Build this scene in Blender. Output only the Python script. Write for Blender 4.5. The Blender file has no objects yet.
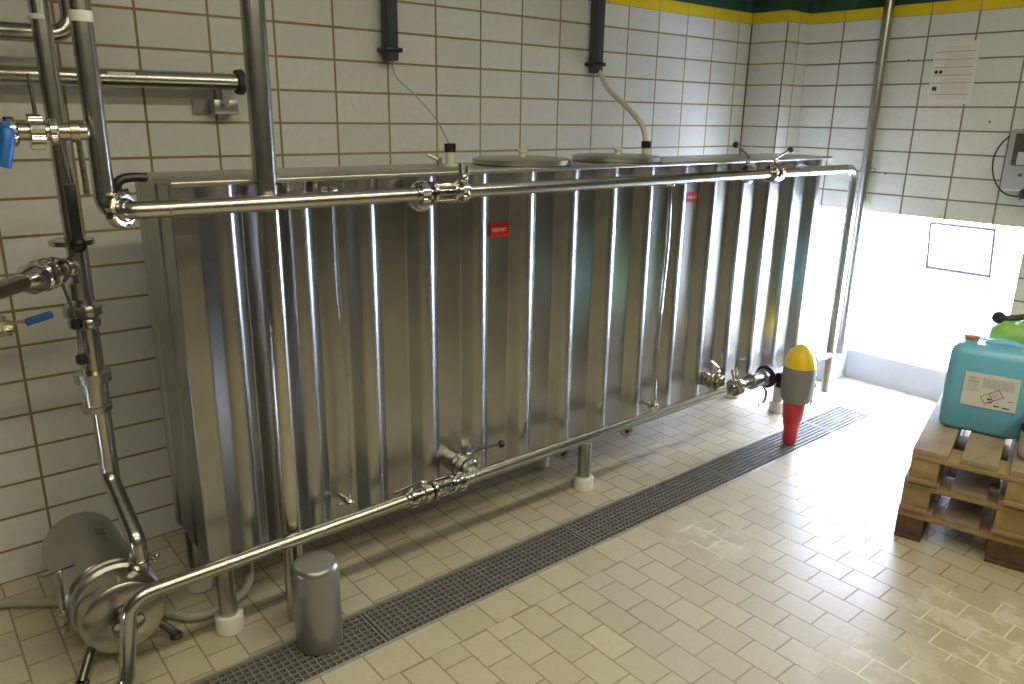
import bpy, bmesh, math, random
from mathutils import Vector, Matrix
random.seed(7)
S = bpy.context.scene
COL = S.collection
V = Vector
PI = math.pi

# ------------------------------------------------------------------ camera
cam = bpy.data.cameras.new('camera')
cam.sensor_fit = 'HORIZONTAL'; cam.sensor_width = 36.0
cam.lens = 766.78 / 1024 * 36.0
cam.clip_start = 0.05
co = bpy.data.objects.new('camera', cam); COL.objects.link(co)
R_ = V((0.77159182, -0.63591604, 0.01602654)); U_ = V((0.1688363, 0.22901898, 0.95866814)); W_ = V((0.61330283, 0.73699464, -0.28407488))
M = Matrix.Identity(4)
for i in range(3):
    M[i][0], M[i][1], M[i][2] = R_[i], U_[i], -W_[i]
M[0][3], M[1][3], M[2][3] = -1.05895, -3.03881, 1.67074
co.matrix_world = M
S.camera = co

# ------------------------------------------------------------------ world, lights, exposure
S.view_settings.view_transform = 'Standard'
S.view_settings.look = 'None'
S.view_settings.gamma = 1.0
S.view_settings.use_curve_mapping = False
S.view_settings.exposure = 0.0
w = bpy.data.worlds.new('overcast_sky'); S.world = w; w.use_nodes = True
bg = w.node_tree.nodes['Background']
bg.inputs['Color'].default_value = (0.69, 0.77, 1.0, 1); bg.inputs['Strength'].default_value = 46.0

def area_light(name, loc, sx, sy, power, colour, direction, portal=False):
    l = bpy.data.lights.new(name, 'AREA'); l.shape = 'RECTANGLE'; l.size = sx; l.size_y = sy
    l.energy = power; l.color = colour
    o = bpy.data.objects.new(name, l); COL.objects.link(o); o.location = loc
    o.rotation_euler = V(direction).to_track_quat('-Z', 'Y').to_euler()
    if portal: l.cycles.is_portal = True
    return o
area_light('window_daylight', (3.93, -0.955, 0.665), 0.95, 1.4, 1.0, (1, 1, 1), (-1, 0, 0), portal=True).rotation_euler = (0, PI / 2, 0)
area_light('ceiling_lamp', (0.0, -2.45, 2.93), 4.6, 0.16, 60.0, (1.0, 0.925, 0.66), (0, 0, -1))
area_light('ceiling_lamp', (-0.1, -4.3, 2.93), 4.6, 0.16, 62.0, (1.0, 0.925, 0.66), (0, 0, -1))

# ------------------------------------------------------------------ material helpers
def mat(name, col, rough=0.5, metal=0.0, **kw):
    m = bpy.data.materials.new(name); m.use_nodes = True
    b = m.node_tree.nodes['Principled BSDF']
    b.inputs['Base Color'].default_value = (*col, 1); b.inputs['Roughness'].default_value = rough
    b.inputs['Metallic'].default_value = metal
    for k, v in kw.items(): b.inputs[k.replace('_', ' ')].default_value = v
    return m
class NT:
    def __init__(s, m): s.t = m.node_tree; s.b = s.t.nodes['Principled BSDF']
    def n(s, typ, **kw):
        x = s.t.nodes.new(typ)
        for k, v in kw.items(): setattr(x, k, v)
        return x
    def l(s, a, b): s.t.links.new(a, b)
    def math(s, op, a, b=None, c=None):
        x = s.n('ShaderNodeMath', operation=op)
        for i, v in enumerate((a, b, c)):
            if v is None: continue
            if isinstance(v, (int, float)): x.inputs[i].default_value = v
            else: s.l(v, x.inputs[i])
        return x.outputs[0]
    def mix(s, f, a, b):
        x = s.n('ShaderNodeMix', data_type='RGBA')
        for i, v in ((0, f), (6, a), (7, b)):
            if isinstance(v, (int, float)): x.inputs[i].default_value = v
            elif isinstance(v, tuple): x.inputs[i].default_value = (*v, 1)
            else: s.l(v, x.inputs[i])
        return x.outputs[2]
    def noise(s, vec, scale, detail=3.0, rough=0.5):
        x = s.n('ShaderNodeTexNoise'); x.inputs['Scale'].default_value = scale
        x.inputs['Detail'].default_value = detail; x.inputs['Roughness'].default_value = rough
        if vec is not None: s.l(vec, x.inputs['Vector'])
        return x.outputs['Fac']
    def ramp(s, f, lo, hi):
        x = s.n('ShaderNodeMapRange'); x.inputs[1].default_value = lo; x.inputs[2].default_value = hi
        s.l(f, x.inputs[0]); return x.outputs[0]
    def brick(s, vec, bw, rh, mortar, off=0.0):
        x = s.n('ShaderNodeTexBrick', offset=off, squash=1.0)
        x.inputs['Scale'].default_value = 1.0; x.inputs['Mortar Size'].default_value = mortar
        x.inputs['Mortar Smooth'].default_value = 0.15; x.inputs['Bias'].default_value = 0.0
        x.inputs['Brick Width'].default_value = bw; x.inputs['Row Height'].default_value = rh
        x.inputs['Color1'].default_value = (0, 0, 0, 1); x.inputs['Color2'].default_value = (1, 1, 1, 1)
        s.l(vec, x.inputs['Vector']); return x.outputs['Fac'], x.outputs['Color']
    def comb(s, x, y, z=0.0):
        c = s.n('ShaderNodeCombineXYZ')
        for i, v in enumerate((x, y, z)):
            if isinstance(v, (int, float)): c.inputs[i].default_value = v
            else: s.l(v, c.inputs[i])
        return c.outputs[0]
    def bump(s, h, strength, dist):
        x = s.n('ShaderNodeBump'); x.inputs['Strength'].default_value = strength; x.inputs['Distance'].default_value = dist
        s.l(h, x.inputs['Height']); s.l(x.outputs[0], s.b.inputs['Normal'])

def wall_tiles(name, along, off, tw=0.25, grey=0.0):
    """stack-bonded glazed tiles; a yellow half course and green tiles above it"""
    m = mat(name, (0.6, 0.6, 0.55), 0.22); N = NT(m)
    tc = N.n('ShaderNodeTexCoord'); sp = N.n('ShaderNodeSeparateXYZ'); N.l(tc.outputs['Object'], sp.inputs[0])
    u = N.math('ADD', sp.outputs[along], off + 50 * tw); z = sp.outputs[2]
    zz = N.math('ADD', z, 0.0)
    f1, c1 = N.brick(N.comb(u, zz), tw, 0.125, 0.0050)
    f2, c2 = N.brick(N.comb(u, N.math('ADD', z, -2.237 + 0.65)), tw, 0.065, 0.0025)
    f3, c3 = N.brick(N.comb(u, N.math('ADD', z, -2.302 + 2.5)), 0.0625, 0.25, 0.0025)
    isy = N.math('GREATER_THAN', z, 2.237); isg = N.math('GREATER_THAN', z, 2.302)
    nz = N.noise(tc.outputs['Object'], 1.7, 2); n2 = N.noise(tc.outputs['Object'], 35, 2)
    white = N.mix(c1, (0.60, 0.60, 0.535), (0.66, 0.66, 0.60))
    white = N.mix(N.math('MULTIPLY', N.ramp(n2, 0.35, 0.75), 0.25), white, (0.50, 0.50, 0.44))
    tile = N.mix(isy, white, (0.70, 0.52, 0.02)); tile = N.mix(isg, tile, N.mix(c3, (0.015, 0.055, 0.03), (0.03, 0.085, 0.045)))
    fac = N.mix(isy, f1, f2); fac = N.mix(isg, fac, f3)
    mort = N.mix(N.ramp(nz, 0.3, 0.7), (0.20, 0.145, 0.045), (0.30, 0.235, 0.10))
    mort = N.mix(isg, N.mix(grey, mort, (0.16, 0.145, 0.115)), (0.02, 0.03, 0.02))
    N.l(N.mix(fac, tile, mort), N.b.inputs['Base Color'])
    N.l(N.math('MULTIPLY_ADD', fac, 0.5, 0.22), N.b.inputs['Roughness'])
    N.bump(N.math('MULTIPLY_ADD', fac, -1.0, N.math('MULTIPLY', nz, 0.2)), 0.5, 0.002)
    return m

def floor_tiles(name):
    m = mat(name, (0.5, 0.45, 0.3), 0.35); N = NT(m)
    tc = N.n('ShaderNodeTexCoord'); sp = N.n('ShaderNodeSeparateXYZ'); N.l(tc.outputs['Object'], sp.inputs[0])
    x, y = sp.outputs[0], sp.outputs[1]
    f1, c1 = N.brick(N.comb(N.math('ADD', y, 1.3705 + 0.149 * 60), N.math('ADD', x, -0.412 + 0.1119 * 60)), 0.149, 0.1119, 0.0032, 0.5)
    f2, c2 = N.brick(N.comb(N.math('ADD', x, -0.501 + 0.1485 * 60), N.math('ADD', y, 1.293 + 0.18)), 0.1485, 0.18, 0.0032, 0.0)
    inb = N.math('MULTIPLY', N.math('GREATER_THAN', y, -1.293), N.math('LESS_THAN', y, -1.10))
    fac = N.mix(inb, f1, f2); tone = N.mix(inb, c1, c2)
    n1 = N.noise(tc.outputs['Object'], 3.0, 4); n2 = N.noise(tc.outputs['Object'], 60, 3); n3 = N.noise(tc.outputs['Object'], 9.0, 5, 0.65)
    base = N.mix(tone, (0.45, 0.40, 0.28), (0.53, 0.475, 0.34))
    base = N.mix(N.math('MULTIPLY', N.ramp(n2, 0.4, 0.8), 0.35), base, (0.40, 0.34, 0.21))
    base = N.mix(N.math('MULTIPLY', N.ramp(n1, 0.45, 0.75), 0.35), base, (0.44, 0.40, 0.27))
    # dried lime residue: two irregular pale patches by the pallets and in front of the drain
    def blob(cx, cy, r):
        d = N.n('ShaderNodeVectorMath', operation='DISTANCE'); N.l(N.comb(x, y), d.inputs[0]); d.inputs[1].default_value = (cx, cy, 0)
        return N.ramp(N.math('ADD', d.outputs['Value'], N.math('MULTIPLY', n3, -0.25)), r, r - 0.22)
    lime = N.math('MAXIMUM', blob(1.62, -2.38, 0.22), N.math('MULTIPLY', blob(1.38, -1.42, 0.10), 0.8))
    lime = N.math('MAXIMUM', lime, N.math('MULTIPLY', blob(1.15, -2.25, 0.2), 0.5))
    patch = N.math('MULTIPLY', lime, N.ramp(n3, 0.50, 0.56))
    tilec = N.mix(N.math('MULTIPLY', patch, 0.75), base, (0.66, 0.62, 0.52))
    mort = N.mix(N.ramp(n1, 0.3, 0.7), (0.24, 0.185, 0.10), (0.33, 0.27, 0.16))
    mort = N.mix(N.ramp(lime, 0.15, 0.5), mort, (0.72, 0.66, 0.50))
    N.l(N.mix(fac, tilec, mort), N.b.inputs['Base Color'])
    N.l(N.math('MULTIPLY_ADD', n3, 0.16, N.math('MULTIPLY_ADD', fac, 0.25, 0.29)), N.b.inputs['Roughness'])
    N.bump(N.math('MULTIPLY_ADD', fac, -1.0, N.math('MULTIPLY', n3, 0.25)), 0.5, 0.002)
    return m

def steel(name, col=(0.50, 0.49, 0.46), rough=0.24, streak=(6, 6, 0.6), amount=0.16, bumpy=0.0):
    m = mat(name, col, rough, 1.0); N = NT(m)
    tc = N.n('ShaderNodeTexCoord'); mp = N.n('ShaderNodeMapping'); mp.inputs['Scale'].default_value = streak
    N.l(tc.outputs['Object'], mp.inputs['Vector'])
    a = N.noise(mp.outputs[0], 9, 4, 0.6); b = N.noise(tc.outputs['Object'], 4.0, 3)
    N.l(N.math('MULTIPLY_ADD', a, amount, rough - amount * 0.5), N.b.inputs['Roughness'])
    c = N.mix(N.ramp(b, 0.3, 0.75), tuple(v * 0.86 for v in col), tuple(min(1, v * 1.08) for v in col))
    N.l(c, N.b.inputs['Base Color'])
    if bumpy: N.bump(b, bumpy, 0.02)
    return m
def noisy(name, c1, c2, rough, scale=(10, 10, 10), detail=4, bump=0.0, metal=0.0):
    m = mat(name, c1, rough, metal); N = NT(m)
    tc = N.n('ShaderNodeTexCoord'); mp = N.n('ShaderNodeMapping'); mp.inputs['Scale'].default_value = scale
    N.l(tc.outputs['Object'], mp.inputs['Vector']); a = N.noise(mp.outputs[0], 1.0, detail, 0.6)
    N.l(N.mix(N.ramp(a, 0.3, 0.7), c1, c2), N.b.inputs['Base Color'])
    if bump: N.bump(a, bump, 0.004)
    return m

MT = dict(
    back=wall_tiles('back_wall_tile', 0, 0.0), right=wall_tiles('right_wall_tile', 1, 0.4796, grey=0.8),
    pill=wall_tiles('pillar_tile', 1, 0.004, 0.2546), pillf=wall_tiles('pillar_front_tile', 0, -3.379 + 0.12),
    floor=floor_tiles('floor_tile'),
    plaster=noisy('dull_plaster', (0.045, 0.043, 0.038), (0.065, 0.06, 0.05), 0.8, (2, 2, 2)),
    ceil=noisy('ceiling_paint', (0.55, 0.53, 0.46), (0.60, 0.58, 0.52), 0.8, (2, 2, 2)),
    sill=noisy('sill_paint', (0.36, 0.38, 0.43), (0.42, 0.44, 0.49), 0.6, (5, 5, 5)),
    tank=steel('tank_sheet', (0.42, 0.42, 0.405), 0.30, (5, 5, 0.25), 0.06, 0.008),
    top=steel('tank_top_sheet', (0.52, 0.51, 0.46), 0.34, (2, 6, 2), 0.1),
    pipe=steel('pipe_steel', (0.52, 0.505, 0.46), 0.24, (3, 3, 3), 0.10),
    dull=steel('dull_steel', (0.46, 0.45, 0.41), 0.30, (4, 4, 4), 0.12),
    dark_foot=steel('tarnished_foot', (0.20, 0.175, 0.15), 0.35, (4, 4, 4), 0.1), polish=steel('polished_fitting', (0.60, 0.585, 0.54), 0.14, (8, 8, 8), 0.08),
    brass=steel('aged_fitting', (0.47, 0.44, 0.30), 0.28, (8, 8, 8), 0.12),
    grate=noisy('grating_steel', (0.18, 0.185, 0.17), (0.24, 0.245, 0.225), 0.58, (30, 30, 30), metal=0.3),
    frame=noisy('channel_frame', (0.42, 0.41, 0.36), (0.50, 0.49, 0.44), 0.42, (8, 30, 8), metal=0.6),
    trench=mat('trench_dark', (0.03, 0.03, 0.028), 0.6),
    black=mat('black_plastic', (0.012, 0.012, 0.014), 0.35), rubber=mat('dark_rubber', (0.03, 0.03, 0.032), 0.6),
    conduit=mat('slate_plastic', (0.045, 0.052, 0.060), 0.42),
    white=mat('white_plastic', (0.72, 0.72, 0.66), 0.42), blue=mat('blue_lever', (0.01, 0.12, 0.42), 0.4),
    red=mat('red_sticker', (0.55, 0.015, 0.012), 0.35), offw=mat('print_white', (0.8, 0.66, 0.62), 0.5),
    hose=mat('pale_hose', (0.62, 0.60, 0.48), 0.35, Transmission_Weight=0.15), grey_hose=mat('grey_hose', (0.36, 0.34, 0.25), 0.45),
    cover=noisy('matt_grey_cover', (0.30, 0.295, 0.28), (0.34, 0.335, 0.32), 0.33, (3, 3, 3), metal=0.75),
    yellow=mat('yellow_dome', (0.80, 0.55, 0.01), 0.35), gbody=mat('grey_actuator_body', (0.20, 0.20, 0.185), 0.45),
    redp=mat('red_plastic', (0.50, 0.03, 0.04), 0.35),
    can=mat('turquoise_plastic', (0.16, 0.47, 0.68), 0.36, Subsurface_Weight=0.0),
    green=mat('lime_plastic', (0.32, 0.62, 0.14), 0.4), beige=mat('milky_plastic', (0.55, 0.53, 0.45), 0.4),
    paper=mat('label_paper', (0.66, 0.68, 0.66), 0.55), paper2=mat('notice_paper', (0.66, 0.63, 0.56), 0.4),
    ink=mat('grey_print', (0.30, 0.31, 0.32), 0.6), inkb=mat('black_print', (0.03, 0.03, 0.04), 0.6),
    inkr=mat('red_print', (0.42, 0.05, 0.10), 0.6), pink=mat('pale_red_print', (0.62, 0.42, 0.36), 0.6), rule=mat('brown_rule', (0.42, 0.24, 0.17), 0.6),
    orange=mat('orange_cap', (0.55, 0.20, 0.10), 0.45), boxg=mat('grey_housing', (0.34, 0.345, 0.35), 0.45), boxd=mat('box_dark', (0.07, 0.07, 0.06), 0.3),
    dial=mat('dial_grey', (0.45, 0.46, 0.46), 0.35), sash=mat('sash_grey', (0.16, 0.15, 0.18), 0.45), tape=mat('pipe_tape', (0.66, 0.66, 0.60), 0.5),
)
def wood(name, a, b):
    m = mat(name, a, 0.7); N = NT(m)
    tc = N.n('ShaderNodeTexCoord'); mp = N.n('ShaderNodeMapping'); mp.inputs['Scale'].default_value = (3, 28, 28)
    N.l(tc.outputs['Object'], mp.inputs['Vector']); f = N.noise(mp.outputs[0], 1.0, 5, 0.65); g = N.noise(tc.outputs['Object'], 6, 3)
    c = N.mix(N.ramp(f, 0.3, 0.72), a, b); c = N.mix(N.math('MULTIPLY', N.ramp(g, 0.45, 0.8), 0.45), c, tuple(v * 0.45 for v in a))
    N.l(c, N.b.inputs['Base Color']); N.bump(f, 0.3, 0.003)
    return m
MT['wood'] = wood('weathered_pine', (0.30, 0.20, 0.085), (0.41, 0.29, 0.135))
MT['wood_deck'] = wood('greyed_pine', (0.28, 0.225, 0.14), (0.37, 0.30, 0.20))
MT['wood_dark'] = wood('dark_pine', (0.085, 0.05, 0.03), (0.14, 0.085, 0.05))  # darker pine for the bottom pallet's blocks and bottom boards
g = bpy.data.materials.new('frosted_pane'); g.use_nodes = True; t = g.node_tree; t.nodes.clear()
o_ = t.nodes.new('ShaderNodeOutputMaterial'); tr = t.nodes.new('ShaderNodeBsdfTransparent'); tl = t.nodes.new('ShaderNodeBsdfTranslucent'); mx = t.nodes.new('ShaderNodeMixShader')
tr.inputs[0].default_value = (0.93, 0.95, 0.98, 1); tl.inputs[0].default_value = (0.9, 0.92, 0.95, 1); mx.inputs[0].default_value = 0.25
t.links.new(tr.outputs[0], mx.inputs[1]); t.links.new(tl.outputs[0], mx.inputs[2]); t.links.new(mx.outputs[0], o_.inputs[0])
MT['pane'] = g
g = bpy.data.materials.new('clear_tube'); g.use_nodes = True; t = g.node_tree; t.nodes.clear()
o_ = t.nodes.new('ShaderNodeOutputMaterial'); tr = t.nodes.new('ShaderNodeBsdfTransparent'); gl = t.nodes.new('ShaderNodeBsdfGlossy'); mx = t.nodes.new('ShaderNodeMixShader'); lw = t.nodes.new('ShaderNodeLayerWeight')
lw.inputs[0].default_value = 0.45; tr.inputs[0].default_value = (0.82, 0.82, 0.78, 1); gl.inputs[0].default_value = (0.9, 0.9, 0.9, 1); gl.inputs['Roughness'].default_value = 0.08
t.links.new(lw.outputs['Facing'], mx.inputs[0]); t.links.new(tr.outputs[0], mx.inputs[1]); t.links.new(gl.outputs[0], mx.inputs[2]); t.links.new(mx.outputs[0], o_.inputs[0])
MT['clear'] = g

# ------------------------------------------------------------------ mesh helpers
def basis(d):
    d = V(d).normalized(); a = V((0, 0, 1)) if abs(d.z) < 0.9 else V((1, 0, 0))
    x = a.cross(d).normalized(); return x, d.cross(x), d
class MB:
    def __init__(s): s.b = bmesh.new()
    def box(s, c, size, rot=None, bevel=0.0):
        r = bmesh.ops.create_cube(s.b, size=1.0); vs = r['verts']
        mt = Matrix.Diagonal((*size, 1))
        if rot is not None: mt = rot.to_4x4() @ mt
        bmesh.ops.transform(s.b, matrix=Matrix.Translation(c) @ mt, verts=vs)
        if bevel:
            es = {e for v in vs for e in v.link_edges}
            bmesh.ops.bevel(s.b, geom=list(es), offset=bevel, segments=2, affect='EDGES', profile=0.5)
        return s
    def span(s, a, b, bevel=0.0):
        a, b = V(a), V(b); d = b - a
        return s.box((a + b) / 2, (abs(d.x), abs(d.y), abs(d.z)), None, bevel)
    def rings(s, rings, close=True, caps=True):
        rv = [[s.b.verts.new(p) for p in r] for r in rings]
        n = len(rv[0])
        for i in range(len(rv) - 1):
            for k in range(n if close else n - 1):
                try: s.b.faces.new((rv[i][k], rv[i][(k + 1) % n], rv[i + 1][(k + 1) % n], rv[i + 1][k]))
                except ValueError: pass
        if caps and close:
            s.b.faces.new(list(reversed(rv[0]))); s.b.faces.new(rv[-1])
        return s
    def lathe(s, p, d, prof, seg=28, mod=None):
        """prof: (distance along d, radius)"""
        x, y, d = basis(d); p = V(p); R = []
        for h, r in prof:
            R.append([p + d * h + (x * math.cos(2 * PI * k / seg) + y * math.sin(2 * PI * k / seg)) * max(r, 1e-4) * (mod(k) if mod else 1) for k in range(seg)])
        return s.rings(R)
    def cyl(s, a, b, r, r2=None, seg=24):
        a, b = V(a), V(b); L = (b - a).length; r2 = r if r2 is None else r2; e = min(r, r2, L) * 0.08
        return s.lathe(a, b - a, [(0, r - e), (e, r), (L - e, r2), (L, r2 - e)], seg)
    def tube(s, pts, r, seg=16, caps=True):
        pts = [V(p) for p in pts]; t0 = (pts[1] - pts[0]).normalized(); x, y, _ = basis(t0); R = []
        for i, p in enumerate(pts):
            if i == 0: t = t0
            elif i == len(pts) - 1: t = (pts[i] - pts[i - 1]).normalized()
            else: t = ((pts[i + 1] - p).normalized() + (p - pts[i - 1]).normalized()).normalized()
            x = (x - t * x.dot(t)).normalized(); y = t.cross(x)
            rr = r[i] if isinstance(r, (list, tuple)) else r
            R.append([p + (x * math.cos(2 * PI * k / seg) + y * math.sin(2 * PI * k / seg)) * rr for k in range(seg)])
        return s.rings(R, True, caps)
    def sphere(s, c, r, sc=(1, 1, 1)):
        q = bmesh.ops.create_uvsphere(s.b, u_segments=16, v_segments=10, radius=r)
        bmesh.ops.transform(s.b, matrix=Matrix.Translation(c) @ Matrix.Diagonal((*sc, 1)), verts=q['verts']); return s
    def nut(s, c, d, r, wd):
        """slotted round dairy union nut centred on c"""
        d = V(d).normalized(); m = lambda k: 0.86 if k % 8 in (0, 1) else 1.0
        return s.lathe(V(c) - d * wd / 2, d, [(0, r * 0.72), (0, r * 0.93), (wd * 0.12, r), (wd * 0.8, r), (wd, r * 0.88), (wd, r * 0.7)], 32, m)
    def hexnut(s, c, d, r, wd):
        d = V(d).normalized()
        return s.lathe(V(c) - d * wd / 2, d, [(0, r * 0.9), (wd * .12, r), (wd * .88, r), (wd, r * 0.9)], 6)
    def quad(s, o, ux, uy, x0, y0, x1, y1, lift=0.0):
        n = ux.cross(uy).normalized() * lift
        s.b.faces.new([s.b.verts.new(o + ux * a + uy * b + n) for a, b in ((x0, y0), (x1, y0), (x1, y1), (x0, y1))]); return s
    def plate(s, o, ux, uy, x0, y0, x1, y1, t):
        n = ux.cross(uy).normalized(); A = [o + ux * a + uy * b for a, b in ((x0, y0), (x1, y0), (x1, y1), (x0, y1))]
        return s.rings([A, [p + n * t for p in A]])
def fillet(pts, r, n=8):
    pts = [V(p) for p in pts]; out = [pts[0]]
    for i in range(1, len(pts) - 1):
        a, p, b = pts[i - 1], pts[i], pts[i + 1]; u = (a - p).normalized(); v = (b - p).normalized()
        ang = u.angle(v); rr = r[i - 1] if isinstance(r, (list, tuple)) else r
        cut = rr / math.tan(ang / 2)
        if ang > PI - 0.01: out.append(p); continue
        c = p + (u + v).normalized() * (rr / math.sin(ang / 2)); s0 = p + u * cut - c; s1 = p + v * cut - c
        th = s0.angle(s1)
        for k in range(n + 1):
            f = k / n; out.append(c + (s0 * math.sin((1 - f) * th) + s1 * math.sin(f * th)) / math.sin(th))
    out.append(pts[-1]); return out
def smooth_path(pts, n=8):
    pts = [V(p) for p in pts]; P = [pts[0] * 2 - pts[1]] + pts + [pts[-1] * 2 - pts[-2]]; out = []
    for i in range(1, len(P) - 2):
        for k in range(n):
            f = k / n; a, b, c, d = P[i - 1], P[i], P[i + 1], P[i + 2]
            out.append(0.5 * ((2 * b) + (c - a) * f + (2 * a - 5 * b + 4 * c - d) * f * f + (3 * b - a - 3 * c + d) * f ** 3))
    out.append(pts[-1]); return out

ORG = {}
def obj(name, mb, m, parent=None, origin=None, sharp=35, kind=None, label=None):
    me = bpy.data.meshes.new(name); bm = mb.b if isinstance(mb, MB) else mb
    if parent is not None: origin = ORG[parent.name]
    og = V(origin) if origin is not None else V((0, 0, 0))
    if og.length: bmesh.ops.translate(bm, verts=bm.verts[:], vec=-og)
    bmesh.ops.recalc_face_normals(bm, faces=bm.faces[:])
    bm.to_mesh(me); bm.free()
    for mm in (m if isinstance(m, list) else [m]): me.materials.append(mm)
    if sharp:
        me.shade_smooth(); me.set_sharp_from_angle(angle=math.radians(sharp))
    o = bpy.data.objects.new(name, me); COL.objects.link(o)
    if parent is not None: o.parent = parent
    else: o.location = og
    ORG[o.name] = og
    if kind: o['kind'] = kind
    if label: o['label'] = label
    return o
def tag(o, label, cat, group=None, kind=None):
    o['label'] = label; o['category'] = cat
    if group: o['group'] = group
    if kind: o['kind'] = kind
    return o
def thing(name, label, cat, loc, group=None):
    o = bpy.data.objects.new(name, None); COL.objects.link(o); o.location = loc; o.empty_display_size = 0.05
    ORG[o.name] = V(loc); return tag(o, label, cat, group)
def struct(name, mb, m, sharp=0, parent=None):
    o = obj(name, mb, m, parent, sharp=sharp); o['kind'] = 'structure'; return o

# ------------------------------------------------------------------ room shell
XL, XR, YF, H = -2.6, 3.625, -5.2, 3.0
PX, PY = 3.379, -0.2546
WY0, WY1, WZ = -1.65, -0.262, 1.14         # window recess
XG = 3.86
f = MB()
f.span((XL, YF, -0.12), (4.0, -1.150, 0.0)); f.span((XL, -0.945, -0.12), (4.0, 0.1, 0.0)); f.span((3.292, -1.150, -0.12), (4.0, -0.945, 0.0))
struct('floor', f, MT['floor'])
struct('wall_back', MB().span((XL, 0.0, 0.0), (4.0, 0.1, H)), MT['back'])
pm = MB(); pm.span((PX, PY, 0), (XR + 0.1, 0.0, H)); 
po = struct('wall_pillar', pm, [MT['pill'], MT['pillf']])
for pl in po.data.polygons: pl.material_index = 1 if abs(pl.normal.y) > 0.5 else 0
r = MB()
r.span((XR + 0.001, WY1, 0), (4.0, PY, H)); r.span((XR, YF, 0), (4.0, WY0, H)); r.span((XR, WY0, WZ), (4.0, WY1, H))
struct('wall_right', r, MT['right'])
s_ = MB(); s_.span((XG - 0.005, WY0, 0), (3.99, WY1, 0.19)); s_.span((XR, -0.68, 0), (XG, WY1, 0.19), 0.004)
struct('wall_sill', s_, MT['sill'])
dr = MB(); dr.span((XR - 0.03, -4.5, 0.0), (XR + 0.01, -2.15, 2.2), 0.004)  # unseen dark panel, added so the tank steel has something dark to reflect
struct('unseen_dark_panel_1', dr, mat('reflected_dark', (0.05, 0.055, 0.07), 0.45))
struct('wall_left', MB().span((XL - 0.1, YF, 0), (XL, 0.1, H)), MT['plaster'])
struct('wall_front', MB().span((XL, YF - 0.1, 0), (4.0, YF, H)), MT['plaster'])
struct('ceiling', MB().span((XL, YF, H), (4.0, 0.1, H + 0.1)), MT['ceil'])

jt = noisy('rusty_joint', (0.10, 0.085, 0.06), (0.26, 0.05, 0.03), 0.7, (1, 1, 7))
struct('trim_3', MB().span((PX - 0.003, PY - 0.0025, 1.0), (PX + 0.003, PY + 0.003, 2.236)), jt)
struct('trim_4', MB().span((PX - 0.004, -0.005, 1.0), (PX + 0.001, 0.0005, 2.236)), mat('dark_joint', (0.08, 0.07, 0.05), 0.7))
# window with a hopper vent
VY0, VY1, VZ0 = -1.455, -1.085, 0.815
win = bpy.data.objects.new('window_1', None); COL.objects.link(win); win.location = (XG + 0.03, -1.075, 0.19); ORG[win.name] = V(win.location); win['kind'] = 'structure'
fr = MB(); ft = 0.014
for a, b in (((XG, WY0, 0.19), (XG + 0.04, WY0 + ft, WZ)), ((XG, WY1 - ft, 0.19), (XG + 0.04, WY1, WZ)), ((XG, WY0, 0.19), (XG + 0.04, WY1, 0.19 + ft)), ((XG, WY0, WZ - ft), (XG + 0.04, WY1, WZ)),
             ((XG + 0.01, VY0 - ft, 0.19), (XG + 0.035, VY0, WZ)), ((XG + 0.01, VY1, 0.19), (XG + 0.035, VY1 + ft, WZ)), ((XG + 0.01, VY0, VZ0 - ft), (XG + 0.035, VY1, VZ0))):
    fr.span(a, b)
struct('window_frame', fr, MT['white'], parent=win)
for a, b in (((VY1 + ft, 0.204), (WY1 - ft, WZ - ft)), ((VY0, 0.204), (VY1, VZ0 - ft)), ((WY0 + ft, 0.204), (VY0 - ft, WZ - ft))):
    struct('window_pane', MB().span((XG + 0.02, a[0], a[1]), (XG + 0.025, b[0], b[1])), MT['pane'], parent=win)
# sash hinged at its bottom edge, tipped into the room
ang = math.radians(12); up = V((-math.sin(ang), 0, math.cos(ang))); hz = V((0, 1, 0)); o0 = V((XG - 0.004, VY0 + 0.004, VZ0 + 0.004)); sw, sh = VY1 - VY0 - 0.008, 0.29; sb = 0.014
sm = MB()
for x0, y0, x1, y1 in ((0, 0, sw, sb), (0, sh - sb, sw, sh), (0, sb, sb, sh - sb), (sw - sb, sb, sw, sh - sb)): sm.plate(o0, hz, up, x0, y0, x1, y1, -0.016)
for yy in (VY0 - 0.004, VY1 + 0.004):
    sm.cyl(V((XG + 0.005, yy, WZ - 0.06)), V((XG - 0.05, yy, VZ0 + 0.20)), 0.0045, seg=8)
struct('vent_sash', sm, MT['sash'], parent=win)
struct('vent_pane', MB().plate(o0, hz, up, sb, sb, sw - sb, sh - sb, -0.006), MT['pane'], parent=win)

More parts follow.
